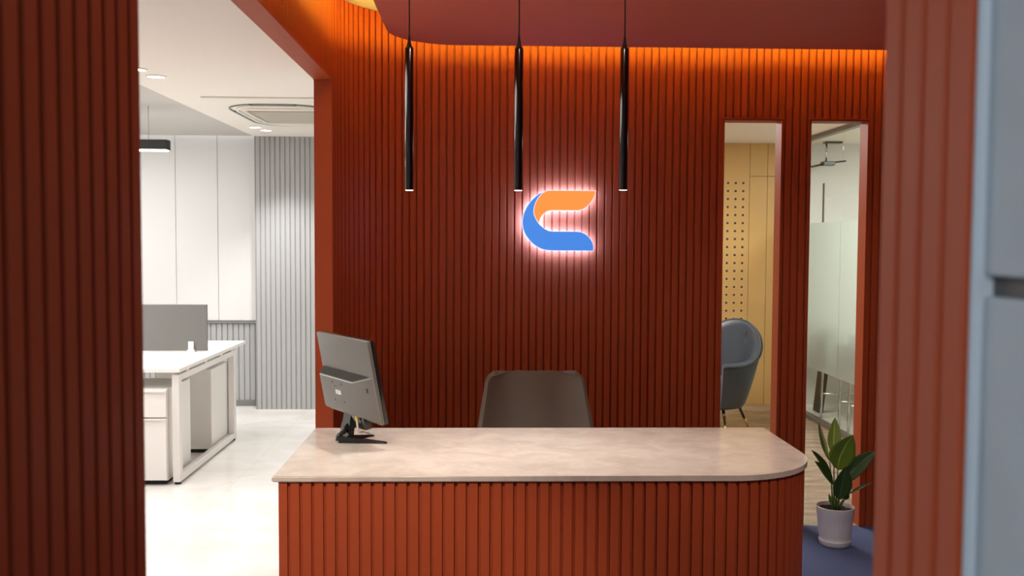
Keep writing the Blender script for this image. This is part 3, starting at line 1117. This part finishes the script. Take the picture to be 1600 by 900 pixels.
pedestal('drawer_pedestal', 'white two-drawer pedestal under the near side of the bench desk, fronts towards the camera', -2.005, 6.13, -1)
pedestal('drawer_pedestal', 'white drawer pedestal under the far side of the bench desk, plain back showing', -1.985, 7.07, 1)

lin = thing('linear_pendant', 'black rectangular linear pendant lamp hanging in the white office', 'pendant light', (-2.25, 7.0, 2.205))
obj('housing', B(-1.3, 0.0, -0.045, 0.045, 0.008, 0.078, 0.002), m_cord, lin)
obj('diffuser', B(-1.29, -0.01, -0.038, 0.038, 0.0, 0.009), m_lamp, lin)
for X in (-0.14, -1.2):
    obj('cable', tube(bmesh.new(), [(X, 0, 0.077), (X, 0, ZC + 0.013 - 2.205)], 0.0016, 6), m_rail, lin)
l = area('linear_lamp', (-2.9, 7.0, 2.20), (-2.9, 7.0, 0), 1.2, 12, NEUT, 0.07)


def downlight(label, X, Y, Z, r=0.052, group=None):
    t = thing('downlight', label, 'downlight', (X, Y, Z), 0, group)
    bm = bmesh.new()
    tube(bm, [(r * cos(2 * pi * k / 28), r * sin(2 * pi * k / 28), -0.002) for k in range(28)], 0.0055, 8, closed=True)
    obj('ring', bm, m_ac, t, smooth=True)
    obj('lamp', tube(bmesh.new(), [(0, 0, -0.0025), (0, 0, 0.0)], r * 0.92, 24), m_lamp, t)
    return t


DL = (('round downlight half hidden by the dark slatted wall end, in the office ceiling', -1.915, 5.43),
      ('whole round downlight beside the dark slatted wall end, in the office ceiling', -1.885, 5.66),
      ('round white downlight near the grey slatted wall, the one closer to the ceiling cassette', -1.905, 8.17),
      ('round white downlight closest to the grey slatted wall', -1.862, 8.38))
for lab, X, Y in DL:
    downlight(lab, X, Y, ZC, group='downlights in the cream office ceiling')
    if Y in (5.66, 8.38):
        spot('downlight_lamp', (X, Y, ZC - 0.03), (X + 0.2, Y - 0.2, 0), 60 if Y < 6 else 120, NEUT, 105, 0.8, 0.04)

# ceiling cassette
ac = thing('ceiling_air_conditioner', 'cream ceiling cassette air conditioner with rounded louvre ring', 'air conditioner', (-1.44, 7.30, ZC))
obj('panel', B(-0.42, 0.42, -0.86, 0.80, -0.012, -0.0005, 0.003), m_ac, ac)


def rrect(hx, hy, r, n=8):
    o = []
    for cx_, cy_, a0 in ((hx - r, hy - r, 0), (-hx + r, hy - r, pi / 2), (-hx + r, -hy + r, pi), (hx - r, -hy + r, 1.5 * pi)):
        o += [(cx_ + r * cos(a0 + pi / 2 * k / n), cy_ + r * sin(a0 + pi / 2 * k / n)) for k in range(n + 1)]
    return o


for hx, hy, z, rr_, mm_, nm in ((0.355, 0.62, -0.016, 0.006, m_rail, 'louvre_ring'), (0.318, 0.56, -0.018, 0.010, m_ac, 'inner_ring')):
    bm = bmesh.new()
    tube(bm, [(a, b, z) for a, b in rrect(hx, hy, 0.28, 10)], rr_, 8, closed=True)
    obj(nm, bm, mm_, ac)
for sgx, sgy, nx, ny in ((0, -1, 0.16, 0.016), (0, 1, 0.16, 0.016), (-1, 0, 0.014, 0.26), (1, 0, 0.014, 0.26)):
    cxx, cyy = sgx * 0.337, sgy * 0.60
    obj('louvre', B(cxx - nx, cxx + nx, cyy - ny, cyy + ny, -0.022, -0.011, 0.002), m_dark, ac)
bm = bmesh.new()
box(bm, -0.24, 0.24, -0.345, 0.375, -0.026, -0.011, 0.004, mi=1)
for k in range(22):
    y = -0.32 + k * 0.0315
    box(bm, -0.225, 0.225, y, y + 0.022, -0.029, -0.0255, mi=0)
obj('intake_grille', bm, [m_acg, m_dark], ac)
obj('grille_frame', tube(bmesh.new(), [(a, b, -0.020) for a, b in rrect(0.262, 0.40, 0.03, 4)], 0.011, 8, closed=True), m_ac, ac)

# ================================================================== LOUNGE CHAIR
def tub_chair():
    t = thing('tub_chair', 'blue-grey upholstered tub armchair on black legs with gold tips', 'armchair', (1.985, 8.02, 0), radians(50))
    # local: back of chair towards +x
    n = 40
    rows_o, rows_i = [], []

    def rim(a):
        c = (cos(a) + 1) / 2
        return 0.56 + 0.325 * (c ** 3.2)
    NV = 14
    span = radians(142)

    def pt(a, v, inn):
        top = rim(a)
        z = 0.19 + (top - 0.19) * v
        zz = (z - 0.19) / 0.69
        r = 0.225 + 0.195 * (zz ** 0.75) - (0.062 if inn else 0)
        ex = 1.0 + 0.12 * max(0, -cos(a))
        return Vector((r * cos(a) * ex, r * 0.98 * sin(a), z))
    bm = bmesh.new()
    grid = []
    for i in range(n + 1):
        a = -span + 2 * span * i / n
        ring = [pt(a, v / NV, False) for v in range(NV + 1)]
        topo, topi = pt(a, 1, False), pt(a, 1, True)
        mid_ = (topo + topi) / 2 + Vector((0, 0, 0.022))
        ring += [topo.lerp(mid_, 0.55) + Vector((0, 0, 0.008)), mid_, topi.lerp(mid_, 0.55) + Vector((0, 0, 0.008))]
        ring += [pt(a, v / NV, True) for v in range(NV, -1, -1)]
        grid.append([bm.verts.new(p) for p in ring])
    for A, Bq in zip(grid, grid[1:]):
        for k in range(len(A) - 1):
            bm.faces.new((A[k], A[k + 1], Bq[k + 1], Bq[k]))
        bm.faces.new((A[-1], A[0], Bq[0], Bq[-1]))
    bm.faces.new(grid[0]); bm.faces.new(list(reversed(grid[-1])))
    sh = autosmooth(obj('shell', bm, m_velvet, t), 60)
    # piping along the outside of the rim
    bm = bmesh.new()
    tube(bm, [pt(-span + 2 * span * i / 60, 1, False) + Vector((0.004 * cos(-span + 2 * span * i / 60), 0.004 * sin(-span + 2 * span * i / 60), -0.004)) for i in range(61)], 0.005, 8)
    obj('piping', bm, m_mond, sh)
    bm = bmesh.new()
    lathe(bm, [(0.02, 0.185), (0.205, 0.185), (0.22, 0.20), (0.225, 0.26), (0.235, 0.36), (0.225, 0.40), (0.18, 0.42), (0.02, 0.425)], 36)
    autosmooth(obj('seat', bm, m_velvet, t), 50)
    for q in (-0.11, 0.11):
        obj('stitched_seam', tube(bmesh.new(), [Vector((0.262, q, 0.42)), Vector((0.285, q * 1.1, 0.62)), Vector((0.312, q * 1.1, 0.80))], 0.004, 6), m_mond, sh)
    for (a, b) in ((0.14, 0.14), (0.14, -0.14), (-0.15, 0.14), (-0.15, -0.14)):
        k1 = Vector((a, b, 0.19)); k2 = Vector((a * 1.45, b * 1.45, 0.0))
        lgo = obj('leg', tube(bmesh.new(), [k1, k1.lerp(k2, 0.62)], [0.014, 0.010], 12), m_mond, t)
        obj('leg_tip', tube(bmesh.new(), [k1.lerp(k2, 0.62), k2], [0.010, 0.007], 12), m_gilt, lgo)
    return t


tub_chair()

# ================================================================== MEETING ROOM
mt = thing('meeting_table', 'long pale meeting table on black slab legs behind the frosted glass', 'table', (3.68, 7.6, 0))
obj('tabletop', B(-0.61, 0.61, -1.6, 1.33, 0.715, 0.745, 0.004), m_tabletop, mt)
for Y, s in ((1.06, 1), (-1.35, -1)):
    for X in (-0.56, 0.56):
        bm = bmesh.new()
        extrude_poly(bm, [(Y - 0.11 * s - 0.08, 0.714), (Y - 0.11 * s + 0.08, 0.714), (Y + 0.09 * s + 0.08, 0.001), (Y + 0.09 * s - 0.08, 0.001)], X - 0.02, X + 0.02, axis='x')
        obj('leg', bm, m_cord, mt)


def visitor_chair():
    t = thing('visitor_chair', '', 'chair', (0, 0, 0))
    for sy_ in (-1, 1):
        Y = sy_ * 0.215
        obj('rear_leg', tube(bmesh.new(), [(-0.19, Y, 0.80), (-0.175, Y, 0.62), (-0.16, Y, 0.45), (-0.17, Y, 0.001)], 0.011, 10), m_chrome, t)
        obj('front_leg', tube(bmesh.new(), [(0.20, Y, 0.44), (0.21, Y, 0.001)], 0.011, 10), m_chrome, t)
        obj('stretcher', tube(bmesh.new(), [(-0.165, Y, 0.22), (0.205, Y, 0.22)], 0.008, 8), m_chrome, t)
    bm = bmesh.new()
    box(bm, -0.17, 0.21, -0.21, 0.21, 0.435, 0.475, 0.015)
    autosmooth(obj('seat', bm, m_shell, t), 60)
    rows = []
    for j in range(9):
        v = j / 8
        rows.append([Vector((-0.165 - 0.020 * v - 0.02 * (1 - (u / 5) ** 2), u / 5 * (0.205 - 0.01 * v), 0.47 + 0.36 * v)) for u in range(-5, 6)])
    solid_obj('backrest', grid_shell(rows, 0.02), m_meshg, t, 0.014, 0.004, 0)
    return t


vc = visitor_chair()
vc.location = (3.205, 8.22, 0)
vc['label'] = 'chrome-legged chair tucked under the meeting table, seen just above the plant'
vc['group'] = 'meeting chairs behind the glass'
c = copy_tree(vc)
c.location = (3.205, 7.58, 0)
c['label'] = 'chrome-legged chair behind the glass, half hidden by the edge of the opening'

pj = thing('projector_mount', 'dark ceiling bracket with arms seen through the clear upper glass', 'bracket', (3.24, 8.95, 2.514))
obj('ceiling_plate', B(-0.04, 0.12, -0.04, 0.04, -0.018, -0.0005, 0.002), m_mond, pj)
obj('pole', tube(bmesh.new(), [(-0.02, 0, -0.018), (-0.02, 0, -0.19)], 0.009, 10), m_chrome, pj)
bm = bmesh.new()
box(bm, -0.06, 0.05, -0.05, 0.05, -0.225, -0.185, 0.006)
obj('swivel_head', bm, m_mond, pj)
bm = bmesh.new()
tube(bm, [(-0.04, 0, -0.21), (-0.16, -0.02, -0.235), (-0.24, -0.03, -0.245)], 0.010, 8)
tube(bm, [(0.03, 0, -0.195), (0.16, -0.02, -0.18)], 0.008, 8)
obj('arm', bm, m_mond, pj)

# ================================================================== POTTED PLANT
pl = thing('potted_plant', 'broad-leaved green plant in a white ribbed pot on navy carpet by the desk', 'potted plant', (1.845, 4.885, 0))


def flute(a, z):
    if 0.06 < z < 0.155:
        return 1.0 + 0.010 * (0.5 + 0.5 * cos(a * 44)) - 0.005
    return 1.0


prof = [(0.070, 0.001), (0.076, 0.004), (0.080, 0.016), (0.0825, 0.030), (0.079, 0.034), (0.0805, 0.05), (0.0825, 0.062), (0.086, 0.10), (0.090, 0.154), (0.093, 0.162), (0.0955, 0.196), (0.0965, 0.203), (0.093, 0.206), (0.0895, 0.202), (0.088, 0.180), (0.086, 0.172), (0.02, 0.170)]
autosmooth(obj('pot', lathe(bmesh.new(), prof, 264, flute=flute), m_pot, pl), 50)
bm = bmesh.new()
rng = random.Random(3)
n = 26
rows = []
for j in range(9):
    r = 0.086 * j / 8
    rows.append([bm.verts.new((max(r, 0.001) * cos(2 * pi * k / n), max(r, 0.001) * sin(2 * pi * k / n), 0.186 + rng.uniform(-0.005, 0.005))) for k in range(n)])
for A, Bq in zip(rows, rows[1:]):
    for k in range(n):
        bm.faces.new((A[k], A[(k + 1) % n], Bq[(k + 1) % n], Bq[k]))
bm.faces.new(rows[0])
obj('soil', bm, m_soil, pl)
PXM = 4.885 / 1500.0


def pw(px, py, dy=0.0):
    """photo-sized sketch coordinates of the foliage turned into metres around the pot"""
    return Vector(((px - 1303) * PXM, dy, 0.197 + (790 - py) * PXM))


def leaf(base, b0, tip, wd, m_, curl=0.15, droop=(0, 0, 0), face=(0, -1, 0.15), stem_r=0.0035, root=(1303, 790)):
    """petiole from the soil to b0 and a blade from b0 to tip"""
    P0 = base
    bm = bmesh.new()
    c1 = P0.lerp(b0, 0.5) + Vector((0, 0, 0.012))
    pts = [P0, P0.lerp(c1, 0.5), c1, c1.lerp(b0, 0.5), b0]
    tube(bm, pts, [stem_r * 1.3, stem_r * 1.2, stem_r, stem_r * 0.9, stem_r * 0.8], 8)
    st = obj('stem', bm, m_stem, pl)
    bm = bmesh.new()
    uv = bm.loops.layers.uv.new('uv')
    N, Mx = 18, 8
    d = tip - b0
    L = d.length
    fc = Vector(face)
    dn = d.normalized()
    side = dn.cross(fc).normalized()
    nn = side.cross(dn).normalized()
    dr = Vector(droop)
    V = []
    for i in range(N + 1):
        t = i / N
        c = b0 + d * t + dr * (4 * t * (1 - t)) + nn * 0.0
        hw = wd / 2 * (sin(pi * t ** 0.80) ** 0.85 if 0 < t < 1 else 0) * (1.0 if t < 0.9 else 1.0)
        hw = max(hw, 0.0004)
        row = []
        for k in range(Mx + 1):
            u = -1 + 2 * k / Mx
            off = nn * (-curl * hw * (1 - abs(u)) + 0.03 * hw * sin(t * 14 + u * 2))
            row.append((bm.verts.new(c + side * u * hw + off), (k / Mx, t)))
        V.append(row)
    for A, Bq in zip(V, V[1:]):
        for k in range(Mx):
            quad = (A[k], A[k + 1], Bq[k + 1], Bq[k])
            f = bm.faces.new([q[0] for q in quad])
            f.smooth = True
            for lo, q in zip(f.loops, quad):
                lo[uv].uv = q[1]
    me = bpy.data.meshes.new('leaf')
    bm.to_mesh(me)
    bm.free()
    me.materials.append(m_)
    o = bpy.data.objects.new('leaf', me)
    COL.objects.link(o)
    o.parent = pl
    md = o.modifiers.new('solid', 'SOLIDIFY')
    md.thickness = 0.0008
    return o


px = PXM
leaf(pw(1302, 792, 0.01), pw(1302, 706, 0.03), pw(1305, 648, 0.05), 21 * px, m_leafy, 0.5, face=(-0.2, -1, 0.1))
leaf(pw(1299, 792, 0.0), pw(1294, 716, 0.015), pw(1276, 652, 0.03), 17 * px, m_leafv, 0.6, droop=(-0.006, 0, 0), face=(0.7, -0.7, 0.1))
leaf(pw(1305, 792, 0.0), pw(1321, 722, 0.02), pw(1331, 690, 0.04), 14 * px, m_leaf, 0.3, face=(-0.4, -1, 0.1))
leaf(pw(1303, 792, -0.01), pw(1303, 728, -0.02), pw(1325, 671, -0.035), 43 * px, m_leaf, 0.18, droop=(-0.012, 0, 0), face=(0.12, -1, 0.25))
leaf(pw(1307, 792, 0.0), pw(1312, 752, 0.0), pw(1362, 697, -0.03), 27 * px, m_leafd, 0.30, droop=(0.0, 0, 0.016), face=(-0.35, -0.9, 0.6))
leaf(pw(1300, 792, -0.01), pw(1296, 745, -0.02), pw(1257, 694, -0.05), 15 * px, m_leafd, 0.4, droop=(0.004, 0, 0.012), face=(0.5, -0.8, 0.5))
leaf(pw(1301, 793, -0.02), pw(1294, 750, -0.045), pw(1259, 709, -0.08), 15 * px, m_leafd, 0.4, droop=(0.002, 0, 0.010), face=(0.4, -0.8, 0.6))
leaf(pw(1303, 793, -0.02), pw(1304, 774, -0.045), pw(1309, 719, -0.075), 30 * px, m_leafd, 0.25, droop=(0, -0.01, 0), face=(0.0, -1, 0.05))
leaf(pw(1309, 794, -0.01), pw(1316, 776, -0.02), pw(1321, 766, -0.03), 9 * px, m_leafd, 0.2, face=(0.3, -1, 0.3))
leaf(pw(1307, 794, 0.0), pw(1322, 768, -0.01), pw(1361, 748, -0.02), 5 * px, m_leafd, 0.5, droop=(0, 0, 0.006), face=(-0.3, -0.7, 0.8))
leaf(pw(1299, 794, 0.0), pw(1297, 785, 0.0), pw(1292, 768, 0.0), 6 * px, m_leaf, 0.4, face=(0.2, -1, 0.3))
